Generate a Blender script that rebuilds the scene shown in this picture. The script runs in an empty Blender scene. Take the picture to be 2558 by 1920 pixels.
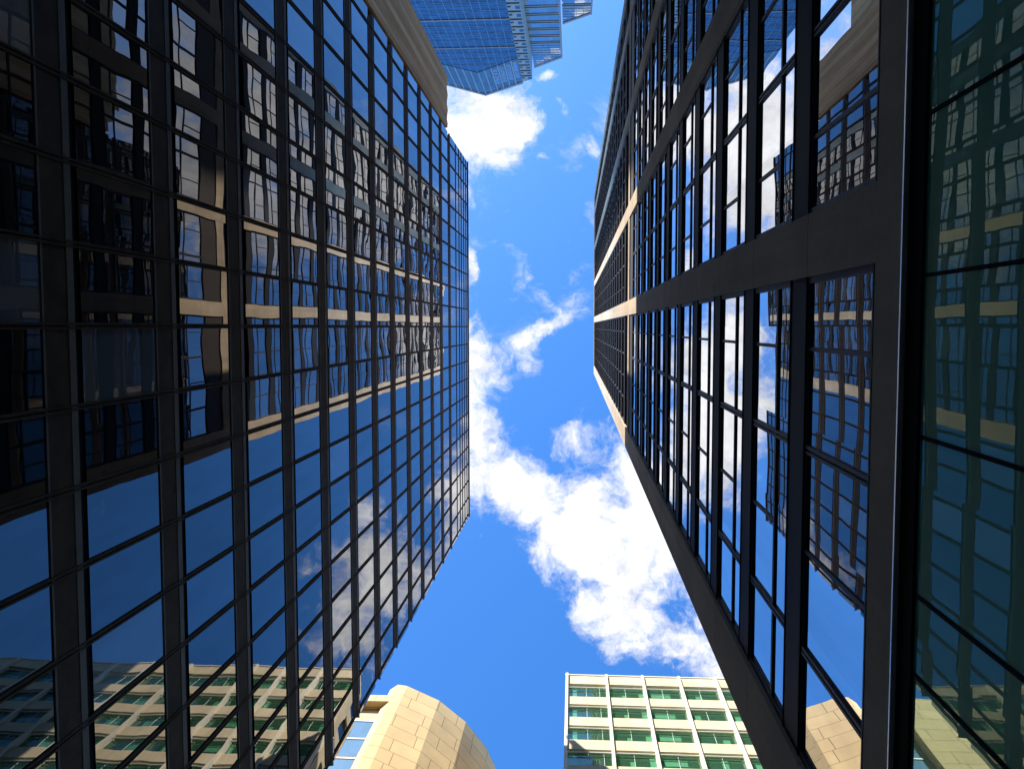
import bpy, math, random
from mathutils import Matrix, Vector
random.seed(7)
SC = bpy.context.scene
COL = SC.collection
ZC = 1.6                       # eye height; heights below are given above the eye

# ------------------------------------------------------------------ node helpers
class NT:
    def __init__(s, tree):
        s.t = tree; s.n = tree.nodes; s.l = tree.links
    def new(s, typ, **kw):
        nd = s.n.new(typ)
        for k, v in kw.items(): setattr(nd, k, v)
        return nd
    def put(s, sock, v):
        if isinstance(v, bpy.types.NodeSocket): s.l.new(v, sock)
        elif v is not None: sock.default_value = v
    def m(s, op, a, b=None, c=None, clamp=False):
        nd = s.new('ShaderNodeMath', operation=op, use_clamp=clamp)
        s.put(nd.inputs[0], a); s.put(nd.inputs[1], b); s.put(nd.inputs[2], c)
        return nd.outputs[0]
    def v(s, op, a, b=None, scale=None):
        nd = s.new('ShaderNodeVectorMath', operation=op)
        s.put(nd.inputs[0], a); s.put(nd.inputs[1], b)
        if scale is not None: s.put(nd.inputs['Scale'], scale)
        return nd.outputs['Value'] if op in ('LENGTH', 'DOT_PRODUCT') else nd.outputs[0]
    def xyz(s, x, y, z):
        nd = s.new('ShaderNodeCombineXYZ')
        s.put(nd.inputs[0], x); s.put(nd.inputs[1], y); s.put(nd.inputs[2], z)
        return nd.outputs[0]
    def sep(s, v):
        nd = s.new('ShaderNodeSeparateXYZ'); s.put(nd.inputs[0], v); return nd.outputs
    def noise(s, vec, scale, detail=4, rough=.5, out='Fac', dist=0):
        nd = s.new('ShaderNodeTexNoise')
        s.put(nd.inputs['Vector'], vec); nd.inputs['Scale'].default_value = scale
        nd.inputs['Detail'].default_value = detail; nd.inputs['Roughness'].default_value = rough
        nd.inputs['Distortion'].default_value = dist
        return nd.outputs[out]
    def rng(s, v, a, b, c=0., d=1., smooth=False):
        nd = s.new('ShaderNodeMapRange')
        if smooth: nd.interpolation_type = 'SMOOTHSTEP'
        s.put(nd.inputs[0], v)
        for i, q in enumerate((a, b, c, d)): nd.inputs[1 + i].default_value = q
        return nd.outputs[0]
    def mix(s, f, a, b, mode='MIX'):
        nd = s.new('ShaderNodeMix', data_type='RGBA', blend_type=mode)
        s.put(nd.inputs[0], f)
        for sock, q in ((nd.inputs[6], a), (nd.inputs[7], b)):
            if isinstance(q, tuple) and len(q) == 3: q = q + (1,)
            s.put(sock, q)
        return nd.outputs[2]

def newmat(name):
    m = bpy.data.materials.new(name); m.use_nodes = True
    m.node_tree.nodes.clear()
    t = NT(m.node_tree)
    out = t.new('ShaderNodeOutputMaterial')
    pos = t.new('ShaderNodeNewGeometry').outputs['Position']
    return m, t, out.inputs['Surface'], pos

def solid(name, col, rough=.7, var=.25, scale=.6, spec=.3, streak=0., metal=0., fine=.06, joint=0.):
    m, t, surf, pos = newmat(name)
    n = t.noise(pos, scale, 6, .6)
    f = t.rng(n, .3, .7, 1 - var, 1 + var * .6)
    n2 = t.noise(pos, scale * 22, 3, .6)
    f = t.m('MULTIPLY', f, t.rng(n2, .3, .7, 1 - fine, 1 + fine))
    if streak:
        q = t.v('MULTIPLY', pos, (2.2, 2.2, .05))
        f = t.m('MULTIPLY', f, t.rng(t.noise(q, 1.0, 5, .6), .3, .7, 1 - streak, 1 + streak * .5))
    if joint:
        zz = t.m('FRACT', t.m('DIVIDE', t.m('ADD', t.sep(pos)[2], .7), joint))
        f = t.m('MULTIPLY', f, t.rng(t.m('LESS_THAN', zz, .03 / joint), 0, 1, 1, .45))
        q = t.v('FLOOR', t.v('DIVIDE', t.v('ADD', pos, (.0, .0, .7)), (1e6, 2.9, joint)))
        wn = t.new('ShaderNodeTexWhiteNoise', noise_dimensions='3D'); t.put(wn.inputs['Vector'], q)
        f = t.m('MULTIPLY', f, t.rng(wn.outputs['Value'], 0, 1, .92, 1.05))
    c = t.mix(1.0, col, t.xyz(f, f, f), 'MULTIPLY')
    b = t.new('ShaderNodeBsdfPrincipled')
    t.put(b.inputs['Base Color'], c); b.inputs['Roughness'].default_value = rough
    b.inputs['Specular IOR Level'].default_value = spec; b.inputs['Metallic'].default_value = metal
    bp = t.new('ShaderNodeBump'); bp.inputs['Strength'].default_value = .15; bp.inputs['Distance'].default_value = .02
    t.put(bp.inputs['Height'], n2); t.put(b.inputs['Normal'], bp.outputs[0])
    t.l.new(b.outputs[0], surf)
    return m

def glass(name, base, amount, tint, dark=(.004, .005, .007), cell=(0, 1.53, 4.27), tilt=.003, wave=.0006, wscale=.9, rough=0.0, cellvar=.0, lean=0., blinds=0., film=0.):
    """coated facade glass: a share of mirror that grows towards grazing angles over a dark room"""
    m, t, surf, pos = newmat(name)
    fr = t.new('ShaderNodeFresnel'); fr.inputs['IOR'].default_value = 1.5
    f = t.m('MULTIPLY_ADD', fr.outputs[0], amount, base, clamp=True)
    q = t.v('FLOOR', t.v('DIVIDE', pos, tuple(c if c else 1e6 for c in cell)))
    wn = t.new('ShaderNodeTexWhiteNoise', noise_dimensions='3D'); t.put(wn.inputs['Vector'], q)
    off = t.v('SCALE', t.v('SUBTRACT', wn.outputs['Color'], (.5, .5, .5)), None, tilt * 2)
    if lean: off = t.v('ADD', off, (0, 0, lean))
    dirt = t.rng(t.noise(t.v('MULTIPLY', pos, (1, 1, .12)), 2.2, 5, .6), .3, .7, .90, 1.04)
    f = t.m('MULTIPLY', t.m('MULTIPLY', f, t.rng(wn.outputs['Value'], 0, 1, .90, 1.06)), dirt, clamp=True)
    # slow bulges that differ from pane to pane
    p2 = t.v('ADD', pos, t.v('SCALE', wn.outputs['Color'], None, 30))
    wv = t.v('SUBTRACT', t.noise(p2, wscale, 2, .45, 'Color'), (.5, .5, .5))
    nrm = t.new('ShaderNodeNewGeometry').outputs['Normal']
    n = t.v('NORMALIZE', t.v('ADD', nrm, t.v('ADD', off, t.v('SCALE', wv, None, wave * 10))))
    g = t.new('ShaderNodeBsdfGlossy'); g.inputs['Color'].default_value = tint + (1,); g.inputs['Roughness'].default_value = rough
    t.put(g.inputs['Normal'], n)
    d = t.new('ShaderNodeBsdfDiffuse')
    if cellvar:
        k = t.rng(wn.outputs['Value'], 0, 1, 1 - cellvar, 1 + cellvar)
        t.put(d.inputs['Color'], t.mix(1.0, dark, t.xyz(k, k, k), 'MULTIPLY'))
    elif blinds:
        lit = t.m('GREATER_THAN', wn.outputs['Value'], 1 - blinds)
        t.put(d.inputs['Color'], t.mix(lit, dark, (.10, .10, .105)))
    else: d.inputs['Color'].default_value = dark + (1,)
    if film:
        g2 = t.new('ShaderNodeBsdfGlossy'); g2.inputs['Color'].default_value = (.45, .80, .62, 1); g2.inputs['Roughness'].default_value = .55
        gm_ = t.new('ShaderNodeMixShader'); gm_.inputs[0].default_value = film
        t.l.new(g.outputs[0], gm_.inputs[1]); t.l.new(g2.outputs[0], gm_.inputs[2]); g = gm_
    mx = t.new('ShaderNodeMixShader')
    t.put(mx.inputs[0], f); t.l.new(d.outputs[0], mx.inputs[1]); t.l.new(g.outputs[0], mx.inputs[2])
    t.l.new(mx.outputs[0], surf)
    return m

def clear_glass(name, tint, base=.06, amount=.9, haze=(.09, .24, .16)):
    m, t, surf, pos = newmat(name)
    fr = t.new('ShaderNodeFresnel'); fr.inputs['IOR'].default_value = 1.5
    f = t.m('MULTIPLY_ADD', fr.outputs[0], amount, base, clamp=True)
    tr = t.new('ShaderNodeBsdfTransparent'); tr.inputs['Color'].default_value = tint + (1,)
    g = t.new('ShaderNodeBsdfGlossy'); g.inputs['Roughness'].default_value = 0.0
    g.inputs['Color'].default_value = (.8, .95, .9, 1)
    wv = t.v('SUBTRACT', t.noise(pos, .8, 2, .5, 'Color'), (.5, .5, .5))
    nrm = t.new('ShaderNodeNewGeometry').outputs['Normal']
    t.put(g.inputs['Normal'], t.v('NORMALIZE', t.v('ADD', nrm, t.v('SCALE', wv, None, .02))))
    df = t.new('ShaderNodeBsdfDiffuse'); df.inputs['Color'].default_value = haze + (1,)
    front = t.m('SUBTRACT', 1.0, t.new('ShaderNodeNewGeometry').outputs['Backfacing'])
    f = t.m('MULTIPLY', f, front)
    m0 = t.new('ShaderNodeMixShader'); t.put(m0.inputs[0], t.m('MULTIPLY', front, .22))
    t.l.new(tr.outputs[0], m0.inputs[1]); t.l.new(df.outputs[0], m0.inputs[2])
    mx = t.new('ShaderNodeMixShader'); t.put(mx.inputs[0], f)
    t.l.new(m0.outputs[0], mx.inputs[1]); t.l.new(g.outputs[0], mx.inputs[2]); t.l.new(mx.outputs[0], surf)
    return m

def stone_panels(name, col, joint, bw, bh):
    """cladding slabs with staggered joints laid out along the UV map (metres)"""
    m, t, surf, pos = newmat(name)
    uv = t.new('ShaderNodeUVMap').outputs[0]
    br = t.new('ShaderNodeTexBrick', offset=.5, offset_frequency=2, squash=.62, squash_frequency=3)
    t.put(br.inputs['Vector'], uv)
    c = Vector(col)
    br.inputs['Color1'].default_value = (*(c * 1.03), 1); br.inputs['Color2'].default_value = (*(c * .93), 1)
    br.inputs['Mortar'].default_value = (*joint, 1); br.inputs['Scale'].default_value = 1
    br.inputs['Mortar Size'].default_value = .03; br.inputs['Mortar Smooth'].default_value = .2
    br.inputs['Brick Width'].default_value = bw; br.inputs['Row Height'].default_value = bh
    n = t.noise(pos, .5, 6, .6); f = t.rng(n, .3, .7, .9, 1.06)
    b = t.new('ShaderNodeBsdfPrincipled'); b.inputs['Roughness'].default_value = .8
    b.inputs['Specular IOR Level'].default_value = .2
    t.put(b.inputs['Base Color'], t.mix(1.0, br.outputs['Color'], t.xyz(f, f, f), 'MULTIPLY'))
    bp = t.new('ShaderNodeBump'); bp.inputs['Strength'].default_value = .5; bp.inputs['Distance'].default_value = .03; bp.invert = True
    t.put(bp.inputs['Height'], br.outputs['Fac']); t.put(b.inputs['Normal'], bp.outputs[0])
    t.l.new(b.outputs[0], surf)
    return m

M = dict(
    tint_glass=glass('smoked_glass', .085, 1.10, (.97, .95, .93), blinds=.16, tilt=.0022, wave=.0010, wscale=.55),
    black_metal=solid('black_bronze_metal', (.066, .040, .024), .7, .35, 1.5, .04),
    trim_metal=solid('grey_bronze_trim', (.12, .09, .065), .6, .2, 2, .1),
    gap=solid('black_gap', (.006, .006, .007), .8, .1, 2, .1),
    mirror=glass('mirror_glass', .64, .40, (.97, .97, .98), lean=.008, cell=(0, 1.49, 3.823), tilt=.0022, wave=.0010, wscale=.45),
    concrete=solid('buff_concrete', (.60, .475, .35), .8, .2, .35, .2, .16, joint=3.823),
    frame=solid('grey_window_frame', (.05, .05, .056), .5, .15, 3, .2),
    band=solid('dark_spandrel', (.018, .019, .025), .6, .2, 1.2, .08),
    brown=solid('brown_louvre_panel', (.055, .042, .034), .6, .2, 1.2, .15),
    white_trim=solid('bright_metal_trim', (.86, .80, .70), .38, .05, 3, .5, metal=1.0),
    green_glass=glass('green_lobby_glass', .48, .45, (.74, .94, .80), (.08, .42, .31), film=.34, cell=(0, 1.53, 2.6), tilt=.003, wave=.0010, wscale=.6),
    beige=solid('beige_render', (.66, .385, .19), .85, .12, .25, .15, .42),
    tan=solid('cream_precast', (.72, .61, .42), .8, .14, .5, .2, .12),
    pier=solid('white_precast', (.80, .74, .60), .75, .08, .6, .2),
    rail=solid('white_metal_rail', (.8, .8, .78), .4, .05, 2, .4),
    room=solid('dim_room', (.20, .20, .18), .9, .2, .5, .1),
    ceiling=solid('office_ceiling', (.75, .76, .7), .9, .1, .5, .1),
    blind=solid('pale_blind', (.9, .95, .86), .8, .05, 2, .1),
    office_glass=clear_glass('green_office_glass', (.62, .83, .73)),
    side_glass=glass('blue_side_glass', .18, .8, (.75, .9, 1.0), (.01, .02, .03), cell=(1.5, 1.5, 3.77)),
    pale_glass=glass('pale_teal_glass', .30, .6, (.85, .97, 1.0), (.10, .16, .17), cell=(1.7, 0, 3.15), tilt=.004),
    stone=stone_panels('buff_stone_slabs', (.76, .56, .30), (.30, .21, .11), 3.3, 1.9),
    tower_glass=glass('blue_tower_glass', .30, .52, (.66, .82, .94), (.016, .042, .085), cell=(1.95, 0, 1.68), tilt=.004, wave=.0006, cellvar=.5),
    crown_glass=glass('blue_grey_crown_glass', .14, .5, (.7, .85, 1.0), (.10, .17, .23), cell=(1.95, 0, 5), tilt=.006, wave=.001, cellvar=.2),
    sky_glass=glass('cloudy_bay_glass', .62, .4, (.9, .96, 1.0), (.05, .08, .12), cell=(2.2, 0, 5.3), tilt=.012, wave=.003, wscale=.25, cellvar=.4),
    tower_line=solid('pale_tower_mullion', (.15, .27, .47), .4, .1, 2, .4),
    tower_grey=solid('grey_tower_spandrel', (.36, .40, .42), .5, .15, 2, .4),
    tower_dark=solid('dark_tower_joint', (.012, .02, .035), .5, .1, 2, .3),
    tower_edge=solid('mauve_grey_parapet', (.34, .33, .37), .5, .1, 1, .3),
    asphalt=solid('asphalt', (.05, .05, .052), .9, .3, .4, .2),
    paving=solid('paving', (.28, .27, .25), .9, .25, .5, .2),
)

# ------------------------------------------------------------------ mesh helpers
class MB:
    def __init__(s): s.v = []; s.f = []; s.uv = None
    def box(s, x0, x1, y0, y1, z0, z1):
        b = len(s.v)
        s.v += [(x, y, z) for z in (z0, z1) for y in (y0, y1) for x in (x0, x1)]
        s.f += [tuple(b + i for i in q) for q in ((0, 2, 3, 1), (4, 5, 7, 6), (0, 1, 5, 4), (2, 6, 7, 3), (0, 4, 6, 2), (1, 3, 7, 5))]
        return s
    def hexa(s, p):            # eight corners, ordered like box()
        b = len(s.v); s.v += [tuple(q) for q in p]
        s.f += [tuple(b + i for i in q) for q in ((0, 2, 3, 1), (4, 5, 7, 6), (0, 1, 5, 4), (2, 6, 7, 3), (0, 4, 6, 2), (1, 3, 7, 5))]
        return s
    def ring(s, x0, x1, a, b, z0, z1, w, h):     # one joined window surround in the Y,Z plane
        k = len(s.v)
        for x in (x0, x1):
            s.v += [(x, a, z0), (x, b, z0), (x, b, z1), (x, a, z1), (x, a + w, z0 + h), (x, b - w, z0 + h), (x, b - w, z1 - h), (x, a + w, z1 - h)]
        for i in range(4):
            j = (i + 1) % 4
            for q in ((i, j, 4 + j, 4 + i), (8 + i, 8 + j, 12 + j, 12 + i), (i, j, 8 + j, 8 + i), (4 + i, 4 + j, 12 + j, 12 + i)):
                s.f.append(tuple(k + t_ for t_ in q))
        return s
    def prism_y(s, poly, y0, y1):      # polygon in X,Z pushed along Y (y0 = front)
        b = len(s.v); n = len(poly)
        s.v += [(x, y0, z) for x, z in poly] + [(x, y1, z) for x, z in poly]
        s.f.append(tuple(b + i for i in range(n))); s.f.append(tuple(b + n + i for i in reversed(range(n))))
        for i in range(n):
            j = (i + 1) % n; s.f.append((b + i, b + n + i, b + n + j, b + j))
        return s
    def build(s, name, mat, parent=None, rel=True):
        me = bpy.data.meshes.new(name)
        o = bpy.data.objects.new(name, me); COL.objects.link(o)
        base = Vector((0, 0, 0))
        q = parent
        while q is not None: base += q.location; q = q.parent
        dz = ZC if rel else 0
        me.from_pydata([(x - base.x, y - base.y, z + dz - base.z) for x, y, z in s.v], [], s.f)
        me.materials.append(mat if not isinstance(mat, str) else M[mat])
        me.update()
        import bmesh
        bm = bmesh.new(); bm.from_mesh(me); bmesh.ops.recalc_face_normals(bm, faces=bm.faces); bm.to_mesh(me); bm.free()
        if parent: o.parent = parent
        return o

def thing(name, loc, label, cat, group=None):
    o = bpy.data.objects.new(name, None); COL.objects.link(o); o.location = loc
    o['label'] = label; o['category'] = cat
    if group: o['group'] = group
    o.empty_display_size = 1
    return o
def structure(o):
    o['kind'] = 'structure'; return o

# ------------------------------------------------------------------ camera
F = 2210.77
R = Matrix(((.99759, .00144, .06942), (.00307, .9979, -.06476), (-.06937, .06481, .99548)))
cam = bpy.data.cameras.new('camera'); co = bpy.data.objects.new('camera', cam); COL.objects.link(co)
cam.sensor_width = 36; cam.lens = 36 * F / 2558; cam.clip_start = .05; cam.clip_end = 6000
mw = Matrix.Identity(4)
for i in range(3):
    mw[i][0] = R[0][i]; mw[i][1] = -R[1][i]; mw[i][2] = -R[2][i]
mw.translation = (0, 0, ZC)
co.matrix_world = mw
SC.camera = co
def pix(p):                    # used only to rank which panes show largest
    q = R @ Vector(p)
    return (1279 + F * q.x / q.z, 960 + F * q.y / q.z) if q.z > .1 else (1e6, 1e6)
def area(pts):
    P = [pix(p) for p in pts]
    cx = sum(p[0] for p in P) / 4; cy = sum(p[1] for p in P) / 4
    if not (-40 < cx < 2600 and -40 < cy < 1960): return 0
    return abs(sum(P[i][0] * P[(i + 1) % 4][1] - P[(i + 1) % 4][0] * P[i][1] for i in range(4))) / 2

def windows(parent, items, mat, extra=None, limit=100):
    """items: (area, MB, frame MB or None); the largest become parts, the rest one part"""
    items.sort(key=lambda t: -t[0])
    rest = MB(); restf = MB()
    def merge(a, b):
        k = len(a.v); a.v += b.v; a.f += [tuple(i + k for i in f) for f in b.f]
    for i, (a, g, fr) in enumerate(items):
        if i < limit and a > 0:
            w = g.build('window', mat, parent)
            for nm, q in fr or ():
                q.build(nm, 'frame', w)
        else:
            merge(rest, g)
            for nm, q in fr or (): merge(restf, q)
    if rest.f:
        o = rest.build('window', mat, parent); o['kind'] = 'stuff'
        if restf.f: restf.build('frame', 'frame', o)

# ------------------------------------------------------------------ ground
structure(MB().box(-900, 900, -900, 900, -.5, 0).build('ground', 'asphalt', None, False))
structure(MB().box(-9.3, 3.3, -60, 17, .004, .13).build('pavement', 'paving', None, False))

# ------------------------------------------------------------------ left: black glass tower
A = 9.4; BAY = 1.5302; H = 4.272; Z0 = 15.08; ROOF = 78.7
YN, YS = -14.5, 17.1
left = thing('glass_tower', (-A - 12, 1.3, 0), 'black glass office tower with a flat grid of smoked panes, mirroring its neighbours', 'office tower')
MB().box(-A - 30, -A - .12, YN + .7, YS - .8, -1.5, ROOF - .2).build('wall', 'gap', left)
k0, k1 = -3, 12
for k in range(k0, k1 + 1):
    z = Z0 + k * H
    # the face is cut back at its lower end, as the silhouette shows
    s = MB(); x1, x0 = -A + .02, -A - .1
    def slab(za, zb, xa, xb, ins):
        fa, fb = (za - z) / 1.28, (zb - z) / 1.28
        ya0, ya1 = YN - .14 + ins * (1 - fa) * .55, YS + .2 - ins * (1 - fa) * .58
        yb0, yb1 = YN - .14 + ins * (1 - fb) * .55, YS + .2 - ins * (1 - fb) * .58
        return [(xa, ya0, za), (xb, ya0, za), (xa, ya1, za), (xb, ya1, za), (xa, yb0, zb), (xb, yb0, zb), (xa, yb1, zb), (xb, yb1, zb)]
    sp = MB().hexa(slab(z + .06, z + .80, x0, x1, 1)).build('spandrel', 'black_metal', left)
    MB().hexa(slab(z, z + .06, x0, x1 + .006, 1)).hexa(slab(z + .80, z + 1.02, x0, x1 + .012, 1)).build('trim', 'trim_metal', sp)
    MB().hexa(slab(z + 1.02, z + 1.28, x0, x1 - .06, 1)).build('shadow_gap', 'gap', sp)
items = []
ks = list(range(-9, 12))
edges = [YN] + [BAY * k - .03 for k in ks] + [YS]
for k in range(k0, k1 + 1):
    z0 = Z0 + k * H + 1.28; z1 = Z0 + (k + 1) * H
    if k == k1: z1 = Z0 + (k + 1) * H
    for a, b in zip(edges[:-1], edges[1:]):
        g = MB().box(-A - .03, -A, a + .012, b - .012, z0 + .01, z1 - .01)
        items.append((area([(-A, a, z0), (-A, b, z0), (-A, b, z1), (-A, a, z1)]), g, None))
windows(left, items, 'tint_glass')
# plant storeys at the top: closer rows
zt = Z0 + (k1 + 1) * H
rows = [zt, 72.6, 74.1, 75.7, 77.2, ROOF]
top = MB(); bars = MB()
for a, b in zip(rows[:-1], rows[1:]):
    for c, d in zip(edges[:-1], edges[1:]):
        top.box(-A - .03, -A, c + .012, d - .012, a + .16, b - .02)
    bars.box(-A - .1, -A + .03, YN + .05, YS - .05, a - .02, a + .16)
bars.box(-A - .4, -A + .05, YN - .02, YS + .05, ROOF - .1, ROOF + .25)
top.build('plant_screen', 'tint_glass', left); bars.build('parapet', 'black_metal', left)
for e in edges[1:-1]:
    mu = MB()
    for d in (-.040, .040): mu.box(-A + .001, -A + .045, e + d - .021, e + d + .021, -1.5, zt)
    mu.box(-A + .001, -A + .012, e - .019, e + .019, -1.5, zt)
    for d in (-.03, .03): mu.box(-A + .001, -A + .035, e + d - .018, e + d + .018, zt + .003, ROOF - .1)
    mu.build('mullion', 'black_metal', left)
for k in range(k0, k1 + 1):
    MB().box(-A - .2, -A - .003, YS - .012, YS + .006, Z0 + k * H + 1.283, Z0 + (k + 1) * H - .003).build('corner_trim', 'black_metal', left)
MB().box(-A - .2, -A - .003, YS - .012, YS + .006, zt + .003, ROOF - .12).build('corner_trim', 'black_metal', left)

# ------------------------------------------------------------------ beige blank block beside it
bl = thing('blank_block', (-A - 10, -16.4, 0), 'windowless beige block with a ribbed wall between the black glass grid and the blue tower', 'building')
mb = MB(); prof = []
n = 60
for i in range(n + 1):
    y = YN - .22 - (18.55 - 14.72) * i / n
    prof.append((-A + .02 + .032 * math.sin(i / n * math.pi * 7 + .5) * (1 if 3 < i < n - 3 else .3), y))
bz = [-1.5, 66.2]
b0 = len(mb.v)
for z in bz:
    mb.v += [(x, y, z) for x, y in prof] + [(-A - 6, prof[-1][1], z), (-A - 6, prof[0][1], z)]
m = len(prof) + 2
for i in range(m):
    j = (i + 1) % m; mb.f.append((i, j, m + j, m + i))
mb.f.append(tuple(range(m))); mb.f.append(tuple(m + i for i in reversed(range(m))))
mb.build('ribbed_wall', 'beige', bl)
MB().box(-40, -15.5, -46, -18.56, -1.5, 80).build('shade_wing', 'beige', bl)  # unseen mass, added to keep sun off the right tower's lower columns
MB().box(-A - .6, -A - .05, -18.45, YN - .3, 66.203, 66.5).build('parapet', 'beige', bl)

# ------------------------------------------------------------------ right: concrete frame tower with mirror glass
XC, XF, XG = 3.33, 3.405, 3.45
HR = 3.823; Z0R = 13.25; ROOFR = 146.6
YS2, YN2 = 7.72, -21.9
right = thing('concrete_frame_tower', (XG + 14, -7, 0), 'tall tower with broad concrete columns, mirror windows and green glass at its foot', 'office tower')
MB().box(XG + .06, XG + 30, YN2 + .1, YS2 - .1, 53.5, ROOFR - .5).box(XG + .06, XG + 30, YN2 + .1, YS2 - .1, 8.9, 53.5).build('wall', 'gap', right)
cols = [(6.46, YS2), (-1.60, -.72), (-7.46, -6.59), (-13.32, -12.44), (-19.1, -18.25), (YN2, -21.1)]
for a, b in cols:
    MB().box(XC, XG + .5, a, b, 10.1, ROOFR).build('column', 'concrete', right)
gaps = [(-.72, 6.46), (-6.59, -1.60), (-12.44, -7.46), (-18.25, -13.32), (-21.1, -19.1)]
double = [1.804, 4.815, -4.175, -9.98, -15.82]
single = [.329, 3.315, -2.696, -5.596, -8.52, -11.42, -14.36, -17.28, -20.15]
KT = 34
items = []
def win(a, b, zs, zrail, ze, big=False):
    g = MB().box(XG, XG + .03, a, b, zs, ze)
    fr = []
    w = .030 if ze < 53 else .025
    xf = XG - .03
    if zrail: fr.append(('transom', MB().box(xf, XG - .003, a + .1, b - .1, zrail, zrail + .10)))
    z1 = zrail + .10 if zrail else zs + .045
    for q in single:
        if a < q < b: fr.append(('glazing_bar', MB().box(xf + .005, XG - .004, q - w, q + w, z1 + .002, ze - .045)))
    fr.append(('frame', MB().ring(XF + .008, XG - .002, a, b, zs, ze, .10, .04)))
    ar = area([(XG, a, zs), (XG, b, zs), (XG, b, ze), (XG, a, ze)])
    items.append((ar, g, fr))
floors = [k for k in range(0, KT + 1) if k not in (10, 11)]
for a, b in gaps:
    win(a, b, 10.42, None, Z0R)
    for k in floors:
        z = Z0R + k * HR
        ze = z + HR
        if k == 9: ze = 51.9
        win(a, b, z + 1.0, z + 1.0 + .92, ze)
windows(right, items, 'mirror')
for k in floors:
    z = Z0R + k * HR
    if z + 1 > ROOFR: continue
    o = MB().box(XF, XG + .05, YN2 + .3, YS2 - .3, z + .05, z + 1.0 - .04).build('spandrel', 'band', right)
    MB().box(XF - .012, XG + .05, YN2 + .3, YS2 - .3, z, z + .05).box(XF - .012, XG + .05, YN2 + .3, YS2 - .3, z + .96, z + 1.0).build('trim', 'gap', o)
for d in double:
    mu = MB()
    for s in (-.040, .040): mu.box(XF + .006, XG - .002, d + s - .024, d + s + .024, 10.42, 52)
    mu.box(XF + .025, XG - .003, d - .015, d + .015, 10.42, 52)
    mu.box(XG - .016, XG - .002, d - .05, d + .05, 59.5, ROOFR - 1.2)
    mu.build('mullion', 'frame', right)
# belt under the plant floor, its dark recess, and the roof band
pan, lip = MB(), MB()
for a, b in gaps:
    pan.box(XF - .01, XG + .5, a, b, 51.9, 54.25)
    lip.box(XC + .01, XG + .5, a, b, 54.253, 55.5)
pan.build('belt_panel', 'brown', right)
lip.build('belt_course', 'concrete', right)
rec = MB().box(XG + .10, XG + .2, YN2 + .2, YS2 - .2, 55.5, 59.05).build('plant_recess', 'gap', right)
lo = MB()
for i in range(9):
    z = 55.8 + i * .36
    lo.hexa([(XG + .0, YN2 + .3, z), (XG + .1, YN2 + .3, z + .12), (XG + .0, YS2 - .3, z), (XG + .1, YS2 - .3, z + .12),
             (XG + .0, YN2 + .3, z + .03), (XG + .1, YN2 + .3, z + .15), (XG + .0, YS2 - .3, z + .03), (XG + .1, YS2 - .3, z + .15)])
lo.build('louvre', 'band', rec)
MB().box(XC - .02, XG + 20, YN2 - .02, YS2 + .02, ROOFR, ROOFR + 1.0).build('parapet', 'concrete', right)
# podium: concrete beam, bright drip trim, green glass
MB().box(XC - .01, XG + 20, YN2, YS2, 9.30, 10.1).build('podium_beam', 'concrete', right)
MB().hexa([(XC - .035, YN2, 9.235), (XC + .2, YN2, 9.235), (XC - .035, YS2, 9.235), (XC + .2, YS2, 9.235), (XC - .024, YN2, 9.297), (XC + .2, YN2, 9.297), (XC - .024, YS2, 9.297), (XC + .2, YS2, 9.297)]).build('drip_trim', 'white_trim', right)
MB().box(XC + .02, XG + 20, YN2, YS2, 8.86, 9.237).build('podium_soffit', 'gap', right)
gm = [(-.595), (-.144), .316, .778, 1.011]
gy = [-12, -9.5, -7.2, -5.5, -3.6] + [g * 3.4 for g in gm] + [5.2, 6.9]
gy.sort()
gy = [YN2] + gy + [YS2]
for a, b in zip(gy[:-1], gy[1:]):
    MB().box(XC + .05, XC + .08, a + .02, b - .02, 3.2, 8.85).box(XC + .05, XC + .08, a + .02, b - .02, -1.5, 3.1).build('lobby_window', 'green_glass', right)
for g in gy[1:-1]:
    MB().box(XC + .035, XC + .085, g - .018, g + .018, -1.5, 8.85).build('lobby_mullion', 'gap', right)
MB().box(XG + .3, XG + 25, YN2 + .2, YS2 - .2, -1.5, 8.8).build('lobby', 'gap', right)

# ------------------------------------------------------------------ tan office block across the street
TX0, TX1, TY = -.63, 44.0, 30.0
tan = thing('cream_office_block', (20, 42, 0), 'cream office block with rows of green windows, half lit by the sun', 'office block')
HT = 3.775; ZT = 74.79
nfl = 19
piers = [-.48] + [2.88 + 3.07 * i for i in range(14)]
for i in range(nfl + 1):
    zs = 70.46 - (i - 1) * HT
    if i == 0: a, b = 73.05, ZT
    else: a, b = zs - 1.45, zs
    if b < 0: break
    MB().box(TX0 + .1, TX1, TY, TY + .45, a, b).build('spandrel', 'tan', tan)
pm = []
for i, x in enumerate(piers):
    w = .16 if i else .17
    MB().box(x - w * .66, x + w * .66, TY - .2, TY + .3, -1.5, ZT + (.12 if i == 0 else -.02)).build('pier', 'pier', tan)
MB().box(TX0, TX1, TY - .06, TY + .5, ZT + .003, ZT + .16).build('coping', 'pier', tan)
MB().box(TX0 + 1.2, TX1 - .3, TY + 2.4, TY + 24, -1.5, ZT - .6).build('wall', 'room', tan)
ceil = MB()
items = []
blinds = []
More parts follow.
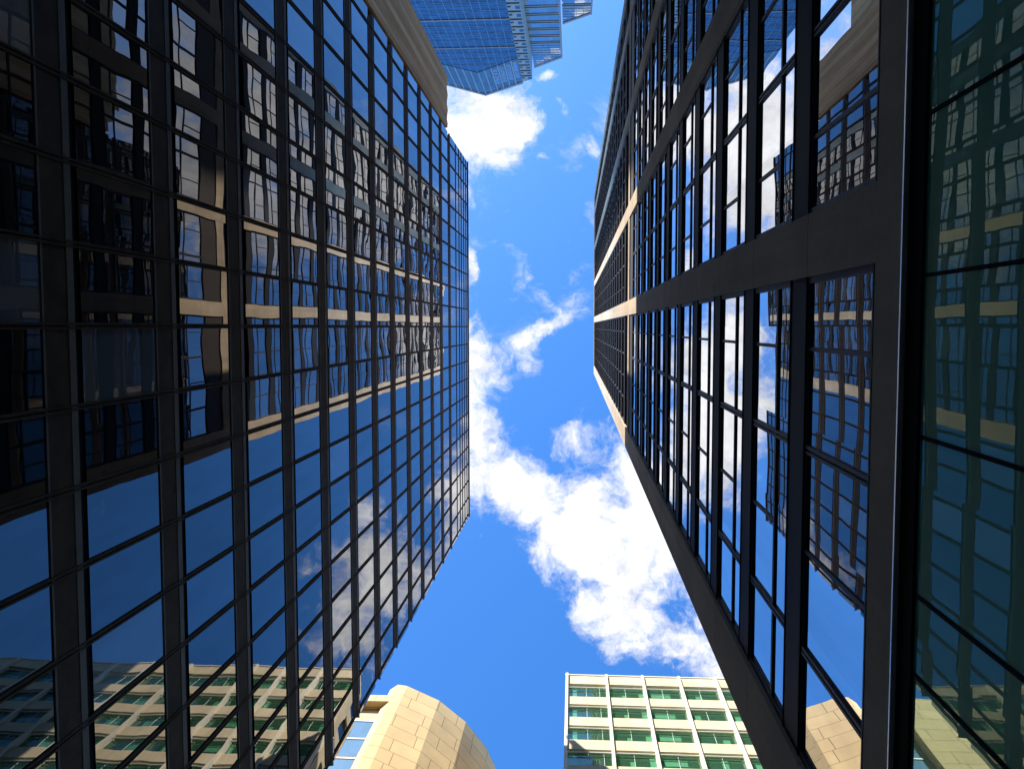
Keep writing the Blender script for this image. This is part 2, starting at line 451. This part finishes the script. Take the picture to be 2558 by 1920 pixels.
for i in range(nfl):
    zh = 73.05 - i * HT; zb = zh - 2.32 if i else 70.46
    zb = 70.46 - i * HT
    if zb < -1: break
    ceil.box(TX0 + .2, TX1 - .1, TY + .47, TY + 2.4, zh - .03, zh + .85)
    for j in range(len(piers) - 1):
        a, b = piers[j] + .11, piers[j + 1] - .11
        if i > 9 and j > 7: continue
        g = MB().box(a, b, TY + .25, TY + .265, zb, zh - .05)
        fr = MB()
        fr.box(a - .05, b + .05, TY + .012, TY + .10, zh - .66, zh - .60)
        mxs = [a + (b - a) * .48] + ([a + (b - a) * .83] if j == 0 else [])
        for q in mxs: fr.box(q - .012, q + .012, TY + .225, TY + .29, zb, zh - .09)
        ar = area([(a, TY, zb), (b, TY, zb), (b, TY, zh), (a, TY, zh)])
        items.append((ar, g, fr, i, j, a, b, zb, zh))
ceil.build('ceiling', 'ceiling', tan)
items.sort(key=lambda t: -t[0])
rg, rf, rb = MB(), MB(), MB()
def addto(a, b):
    k = len(a.v); a.v += b.v; a.f += [tuple(i + k for i in f) for f in b.f]
for n_, (ar, g, fr, i, j, a, b, zb, zh) in enumerate(items):
    bl_ = MB()
    rr = random.Random(i * 31 + j * 7)
    yb = TY + .34
    if j == 0: bl_.box(a + .10, a + .72, yb, yb + .02, zb + .02, zb + 2.05)
    elif j == 1:
        bl_.box(b - .42, b - .05, yb, yb + .02, zb + .02, zb + (1.95 if i % 2 else 1.6))
        if rr.random() < .8: bl_.box(a + 1.05, a + 1.38, yb, yb + .02, zb + .02, zb + rr.uniform(1.15, 1.6))
    elif j == 2:
        bl_.box(a + .04, a + .2, yb, yb + .02, zb + .02, zb + 1.8)
        if rr.random() < .5: bl_.box(a + .2, b - .9, yb, yb + .02, zb + .9, zb + 1.75)
    else:
        for _ in range(rr.choice((1, 1, 2))):
            x = rr.uniform(a, b - .6); bl_.box(x, x + rr.uniform(.2, .9), yb + _ * .03, yb + .02 + _ * .03, zb + .02, zb + rr.uniform(1.2, 2.0))
    if n_ < 90:
        w = g.build('window', 'office_glass', tan)
        fr.build('frame', 'rail', w)
        if bl_.f: bl_.build('blind', 'blind', w)
    else:
        addto(rg, g); addto(rf, fr); addto(rb, bl_)
if rg.f:
    w = rg.build('window', 'office_glass', tan); w['kind'] = 'stuff'
    rf.build('frame', 'rail', w); rb.build('blind', 'blind', w)
# flank wall towards the black tower
sw = MB(); sp_ = MB()
for i in range(nfl):
    zs = 70.46 - (i - 1) * HT
    sw.box(TX0 + .12, TX0 + .5, TY + .46, TY + 24, (zs - 1.45) if i else 73.05, zs if i else ZT)
sw.build('flank_spandrel', 'tan', tan)
for i in range(9):
    y = TY + .46 + i * 2.9
    MB().box(TX0 + .05, TX0 + .55, y, y + (.9 if i % 2 == 0 else .25), -1.5, ZT - .03).build('flank_pier', 'tan', tan)
MB().box(TX0 + .3, TX0 + .33, TY + .5, TY + 23.5, -1.5, ZT - 1).build('flank_glazing', 'side_glass', tan)

# ------------------------------------------------------------------ round-nosed stone block
cur = thing('stone_clad_block', (-16, 45, 0), 'tan stone building with a rounded faceted end and jointed slabs', 'building')
ZS = 76.0
nose = [(-15.5, 31.72), (-14.67, 31.82), (-11.82, 33.06), (-9.45, 34.94), (-7.59, 37.32), (-6.55, 39.6), (-6.0, 43), (-6.0, 60), (-16.2, 60), (-16.2, 32.2)]
def clad(name, poly, z0, z1, parent, closed=True, u0=0., smooth=False):
    me = bpy.data.meshes.new(name); o = bpy.data.objects.new(name, me); COL.objects.link(o)
    base = parent.location
    v = [(x - base.x, y - base.y, z + ZC - base.z) for z in (z0, z1) for x, y in poly]
    n = len(poly); f = []; uvs = []
    u = u0
    for i in range(n if closed else n - 1):
        j = (i + 1) % n
        L = math.dist(poly[i], poly[j])
        f.append((i, j, n + j, n + i)); uvs += [(u, z0), (u + L, z0), (u + L, z1), (u, z1)]
        u += L
    f.append(tuple(n + i for i in range(n))); uvs += [(x, y) for x, y in poly]
    f.append(tuple(reversed(range(n)))); uvs += [(x, y) for x, y in reversed(poly)]
    me.from_pydata(v, [], f); me.materials.append(M['stone'])
    l = me.uv_layers.new(name='UVMap')
    for i, q in enumerate(uvs): l.data[i].uv = q
    me.update(); o.parent = parent
    return o
clad('rounded_end', nose, -1.5, ZS, cur)
clad('fascia', [(-19.797, 31.76), (-15.503, 31.73), (-15.503, 32.44), (-19.797, 32.44)], 72.5, 73.7, cur, u0=2)
clad('link_wall', [(-19.797, 32.45), (-16.21, 32.45), (-16.21, 34), (-19.797, 34)], -1.5, 73.6, cur, u0=5)
clad('flank_block', [(-70, 31.6), (-19.8, 31.6), (-19.8, 46), (-70, 46)], -1.5, 76.2, cur, u0=9)
for i in range(16):
    zt_ = 69.9 - i * 3.15
    w = MB().box(-19.6, -16.21, 32.38, 32.41, zt_ - 2.75, zt_).build('window', 'pale_glass', cur)
    MB().box(-19.6, -16.21, 32.33, 32.44, zt_ + .003, zt_ + .2).build('frame', 'rail', w)

# ------------------------------------------------------------------ blue glass tower beyond
blue = thing('blue_glass_tower', (-20, -95, 0), 'blue glass skyscraper with stepped corners and a pointed gabled crown', 'skyscraper')
DY = -70.0
gx = lambda x, pts: next((p[1] + (x - p[0]) * (q[1] - p[1]) / (q[0] - p[0]) for p, q in zip(pts[:-1], pts[1:]) if p[0] <= x <= q[0]), None)
XL = -41.5
shoulder = [(XL, 233.0), (-26.74, 247.75), (-14.8, 235.3)]
crown = [(XL, 253.2), (-26.86, 271.0), (-14.8, 258.2)]
MB().prism_y([(XL, -1.5)] + shoulder + [(-14.8, -1.5)], DY, DY - 1).build('curtain_wall', 'tower_glass', blue)
MB().box(XL + .05, -14.9, DY - 40, DY - 1.01, -1.5, 231).build('wall', 'tower_dark', blue)
c = MB().prism_y(shoulder + list(reversed(crown)), DY - .12, DY - 1).build('crown', 'crown_glass', blue)
e = MB()
for p, q in ((crown[0], crown[1]), (crown[1], crown[2])):
    e.hexa([(p[0], DY - 1, p[1]), (p[0], DY + .1, p[1]), (q[0], DY - 1, q[1]), (q[0], DY + .1, q[1]),
            (p[0], DY - 1, p[1] + 1.6), (p[0], DY + .1, p[1] + 1.6), (q[0], DY - 1, q[1] + 1.6), (q[0], DY + .1, q[1] + 1.6)])
e.build('parapet', 'tower_edge', c)
e = MB()
for p, q in zip(shoulder[:-1], shoulder[1:]):
    e.hexa([(p[0], DY - .5, p[1]), (p[0], DY + .06, p[1]), (q[0], DY - .5, q[1]), (q[0], DY + .06, q[1]),
            (p[0], DY - .5, p[1] + .5), (p[0], DY + .06, p[1] + .5), (q[0], DY - .5, q[1] + .5), (q[0], DY + .06, q[1] + .5)])
e.build('shoulder_trim', 'tower_dark', c)
x = -40.2
while x < -15:
    s = gx(x, shoulder); t = gx(x, crown)
    MB().box(x - .055, x + .055, DY - .05, DY + .10, 100, s - .02).build('mullion', 'tower_line', blue)
    MB().box(x - .16, x + .16, DY - .2, DY + .05, s + .52, t - .02).build('crown_rib', 'tower_grey', blue)
    x += 1.95
def span(z, pts):              # x range where the gable is above z
    xs = [XL, -14.8]
    if z > pts[0][1]: xs[0] = pts[0][0] + (z - pts[0][1]) * (pts[1][0] - pts[0][0]) / (pts[1][1] - pts[0][1])
    if z > pts[2][1]: xs[1] = pts[2][0] - (z - pts[2][1]) * (pts[2][0] - pts[1][0]) / (pts[1][1] - pts[2][1])
    return xs
fz = 225.43 - 5.06 * 20; i = 0
while fz < 246:
    a, b = span(fz + .5, shoulder)
    dark = (i % 4 == 0) and fz < 230
    MB().box(a, b, DY - .04, DY + (.07 if not dark else .02), fz, fz + (.16 if not dark else .55)).build('floor_line', 'tower_line' if not dark else 'tower_dark', blue)
    if dark: MB().box(a, b, DY - .04, DY + .12, fz + .553, fz + 1.1).build('spandrel', 'tower_edge', blue)
    fz += 5.06; i += 1
# thin blind lines between the floors
th = MB(); fz = 120.
while fz < 244:
    a, b = span(fz + .5, shoulder)
    th.box(a, b, DY - .04, DY + .012, fz, fz + .07)
    fz += 5.06 / 3
th.build('transom', 'tower_dark', blue)
# white lit pieces in the crown's right half
cw = MB()
for r_ in range(5):
    for q in range(4):
        x0 = -22.4 + q * 1.95; zz = gx(x0 + 1, shoulder) + 4.0 + r_ * 3.0
        if zz + 2 < gx(x0 + .9, crown) - .5: cw.box(x0, x0 + 1.2, DY - .15, DY - .05, zz, zz + 2.1)
cw.build('crown_pane', 'sky_glass', blue)
# grey striped corner bay
bz_top = [(-14.79, 258.0), (-11.9, 255.2)]
bay = MB().prism_y([(-14.79, -1.5), (-14.79, 258.0), (-11.9, 255.0), (-11.9, -1.5)], DY + .15, DY - 20).build('corner_bay', 'tower_grey', blue)
fz = 105. + 5.06 * 15
while fz < 252:
    a = MB().box(-14.75, -11.93, DY + .152, DY + .3, fz, fz + .5).build('spandrel', 'tower_edge', bay)
    MB().box(-14.75, -11.93, DY + .153, DY + .22, fz - .55, fz - .02).build('shadow_gap', 'tower_dark', bay)
    MB().box(-13.0, -12.0, DY + .153, DY + .2, fz + 1.6, fz + 3.4).build('window', 'tower_glass', bay)
    MB().box(-14.7, -14.0, DY + .153, DY + .2, fz + 1.5, fz + 2.4).build('window', 'tower_dark', bay)
    fz += 5.06
# two stepped bays behind
def stepbay(x0, x1, y, za, zb, step, zg):
    o = MB().prism_y([(x0, -1.5), (x0, za), (x1, zb), (x1, -1.5)], y, y - 14).build('stepped_bay', 'sky_glass', blue)
    fz = zg - step * 10
    while fz <= zg + .1:
        MB().box(x0, x1, y, y + .18, fz, fz + .5).box(x0, x1, y, y + .15, fz - 1.1, fz - .61).build('spandrel', 'tower_grey', o)
        MB().box(x0, x1, y, y + .06, fz - .6, fz - .01).build('shadow_gap', 'tower_dark', o)
        fz += step
    g = MB()
    zz = zg + 2.2
    while zz < max(za, zb):
        xe = x1 if zz < zb else x0 + (za - zz) / (za - zb) * (x1 - x0)
        g.box(x0, xe - .05, y, y + .08, zz, zz + .22); zz += 2.1
    nx = 4
    for i in range(1, nx):
        xx = x0 + (x1 - x0) * i / nx
        g.box(xx - .06, xx + .06, y, y + .07, zg + 1, za + (zb - za) * i / nx - .05)
    g.build('screen_bar', 'tower_grey', o)
    e = MB().hexa([(x0, y - .8, za), (x0, y + .2, za), (x1, y - .8, zb), (x1, y + .2, zb), (x0, y - .8, za + 1.3), (x0, y + .2, za + 1.3), (x1, y - .8, zb + 1.3), (x1, y + .2, zb + 1.3)])
    e.box(x1 - .02, x1 + .45, y - 1, y + .22, 90, zb + 1.25)
    e.build('edge_trim', 'tower_edge', o)
stepbay(-11.85, -3.85, -76, 264.5, 255.3, 5.35, 243.0)
stepbay(-3.3, 4.2, -84, 251.2, 244.0, 5.3, 238.5)

# ------------------------------------------------------------------ sun and sky
S = Vector((-.737, -1.0, 1.253)).normalized()       # towards the sun
sun = bpy.data.lights.new('sun', 'SUN'); so = bpy.data.objects.new('sun', sun); COL.objects.link(so)
sun.energy = 5; sun.angle = math.radians(.5); sun.color = (1, .93, .80)
so.rotation_euler = S.to_track_quat('Z', 'Y').to_euler()
so.location = (-60, -80, 120)
el = math.asin(S.z); az = math.atan2(S.x, S.y)

W = bpy.data.worlds.new('World'); SC.world = W; W.use_nodes = True
W.node_tree.nodes.clear()
t = NT(W.node_tree)
sky = t.new('ShaderNodeTexSky', sky_type='NISHITA'); sky.sun_disc = False
sky.sun_elevation = el; sky.sun_rotation = az; sky.altitude = 300; sky.air_density = 1.0; sky.dust_density = .6; sky.ozone_density = 2.0
hs = t.new('ShaderNodeHueSaturation'); hs.inputs['Saturation'].default_value = 1.25; hs.inputs['Value'].default_value = 1.0
t.l.new(sky.outputs[0], hs.inputs['Color'])
skyc = t.mix(1.0, hs.outputs[0], (1.08, 1.50, 1.85), 'MULTIPLY')
dirv = t.new('ShaderNodeTexCoord').outputs['Generated']
dx, dy, dz = t.sep(dirv)
z = t.m('MAXIMUM', dz, .06)
px, py = t.m('DIVIDE', dx, z), t.m('DIVIDE', dy, z)
P = t.xyz(px, py, 0)
w1 = t.v('SUBTRACT', t.noise(P, 7, 3, .55, 'Color'), (.5, .5, .5))
w2 = t.v('SUBTRACT', t.noise(P, 26, 5, .6, 'Color'), (.5, .5, .5))
PW = t.v('ADD', P, t.v('ADD', t.v('SCALE', w1, None, .07), t.v('SCALE', w2, None, .035)))
# cloud banks: x/z, y/z of the sky direction, half sizes, turn, weight
BL = [(-.110, -.220, .064, .062, 0, 1.05), (-.200, -.19, .10, .12, 0, 1.1), (-.36, -.20, .16, .17, 0, 1.0), (-.120, -.07, .012, .032, 0, .8),
      (-.035, .010, .055, .016, -28, .70), (-.085, .05, .035, .03, 30, .60), (-.125, .125, .055, .08, 0, 1.0), (-.045, .19, .075, .045, 38, .98),
      (.035, .240, .10, .072, 20, 1.1), (.055, .315, .06, .06, 0, 1.0), (.12, .36, .08, .05, 25, .80), (.09, .20, .08, .09, 0, 1.0),
      (.02, .13, .075, .03, -12, .68), (.17, .38, .05, .05, 0, .8),
      (-.045, -.183, .010, .010, 20, .72), (.011, -.193, .011, .017, 10, .80), (-.036, -.272, .016, .010, 0, .70), (-.010, -.235, .012, .006, 40, .46),
      (.24, .31, .08, .11, 0, .75), (.17, .27, .06, .06, 0, .8),
      (-.145, .09, .065, .12, 0, 1.05), (-.010, -.086, .030, .010, -15, .56), (-.062, -.04, .04, .012, -45, .56), (-.05, .035, .02, .04, 0, .5), (-.30, -.40, .12, .10, 0, .6), (.30, -.1, .1, .14, 0, .5)]
mask = None
wx, wy, _ = t.sep(PW)
for cx, cy, rx, ry, rot, wgt in BL:
    ca, sa = math.cos(math.radians(rot)), math.sin(math.radians(rot))
    ax = t.m('SUBTRACT', wx, cx); ay = t.m('SUBTRACT', wy, cy)
    u = t.m('ADD', t.m('MULTIPLY', ax, ca / rx), t.m('MULTIPLY', ay, sa / rx))
    v = t.m('ADD', t.m('MULTIPLY', ax, -sa / ry), t.m('MULTIPLY', ay, ca / ry))
    r2 = t.m('ADD', t.m('MULTIPLY', u, u), t.m('MULTIPLY', v, v))
    b = t.m('MULTIPLY', t.m('SUBTRACT', 1.0, t.m('MULTIPLY', r2, .5), clamp=True), wgt)
    mask = b if mask is None else t.m('MAXIMUM', mask, b)
n1 = t.noise(PW, 15, 10, .66)
val = t.m('ADD', mask, t.m('MULTIPLY', t.m('SUBTRACT', n1, .5), 2.2))
alpha = t.rng(val, .40, .98, 0, 1, True)
# thin torn wisps between the banks
pw2 = t.v('MULTIPLY', t.v('ADD', P, t.v('SCALE', w1, None, .12)), (1.0, 1.6, 1.0))
wn = t.noise(pw2, 11, 10, .68)
wm = t.m('MULTIPLY', t.rng(t.noise(P, 4.5, 2, .5), .42, .62, 0, 1, True), t.m('MULTIPLY', t.rng(py, .22, .12, 0, 1, True), t.rng(t.m('ABSOLUTE', px), .35, .2, 0, 1, True)))
alpha = t.m('MAXIMUM', alpha, t.m('MULTIPLY', t.m('MULTIPLY', t.rng(wn, .50, .74, 0, 1, True), wm), .75))
shade = t.rng(t.noise(P, 24, 6, .6), .3, .7, .80, 1.12)
thick = t.rng(val, .6, 1.3, .92, 1.08)
sh = t.m('MULTIPLY', shade, thick)
CB = 5.6
cc = t.xyz(t.m('MULTIPLY', sh, CB * .97), t.m('MULTIPLY', sh, CB * .98), t.m('MULTIPLY', sh, CB * 1.02))
final = t.mix(alpha, skyc, cc)
bg = t.new('ShaderNodeBackground'); bg.inputs['Strength'].default_value = .1
t.put(bg.inputs['Color'], final)
wo = t.new('ShaderNodeOutputWorld'); t.l.new(bg.outputs[0], wo.inputs['Surface'])

# ------------------------------------------------------------------ render settings
SC.render.engine = 'CYCLES'
SC.view_settings.view_transform = 'Standard'
SC.view_settings.look = 'None'
SC.view_settings.exposure = 1.1
SC.view_settings.gamma = 1
c_ = SC.cycles
c_.max_bounces = 10; c_.glossy_bounces = 6; c_.diffuse_bounces = 3; c_.transparent_max_bounces = 8
c_.sample_clamp_indirect = 6; c_.use_denoising = True
c_.caustics_reflective = True
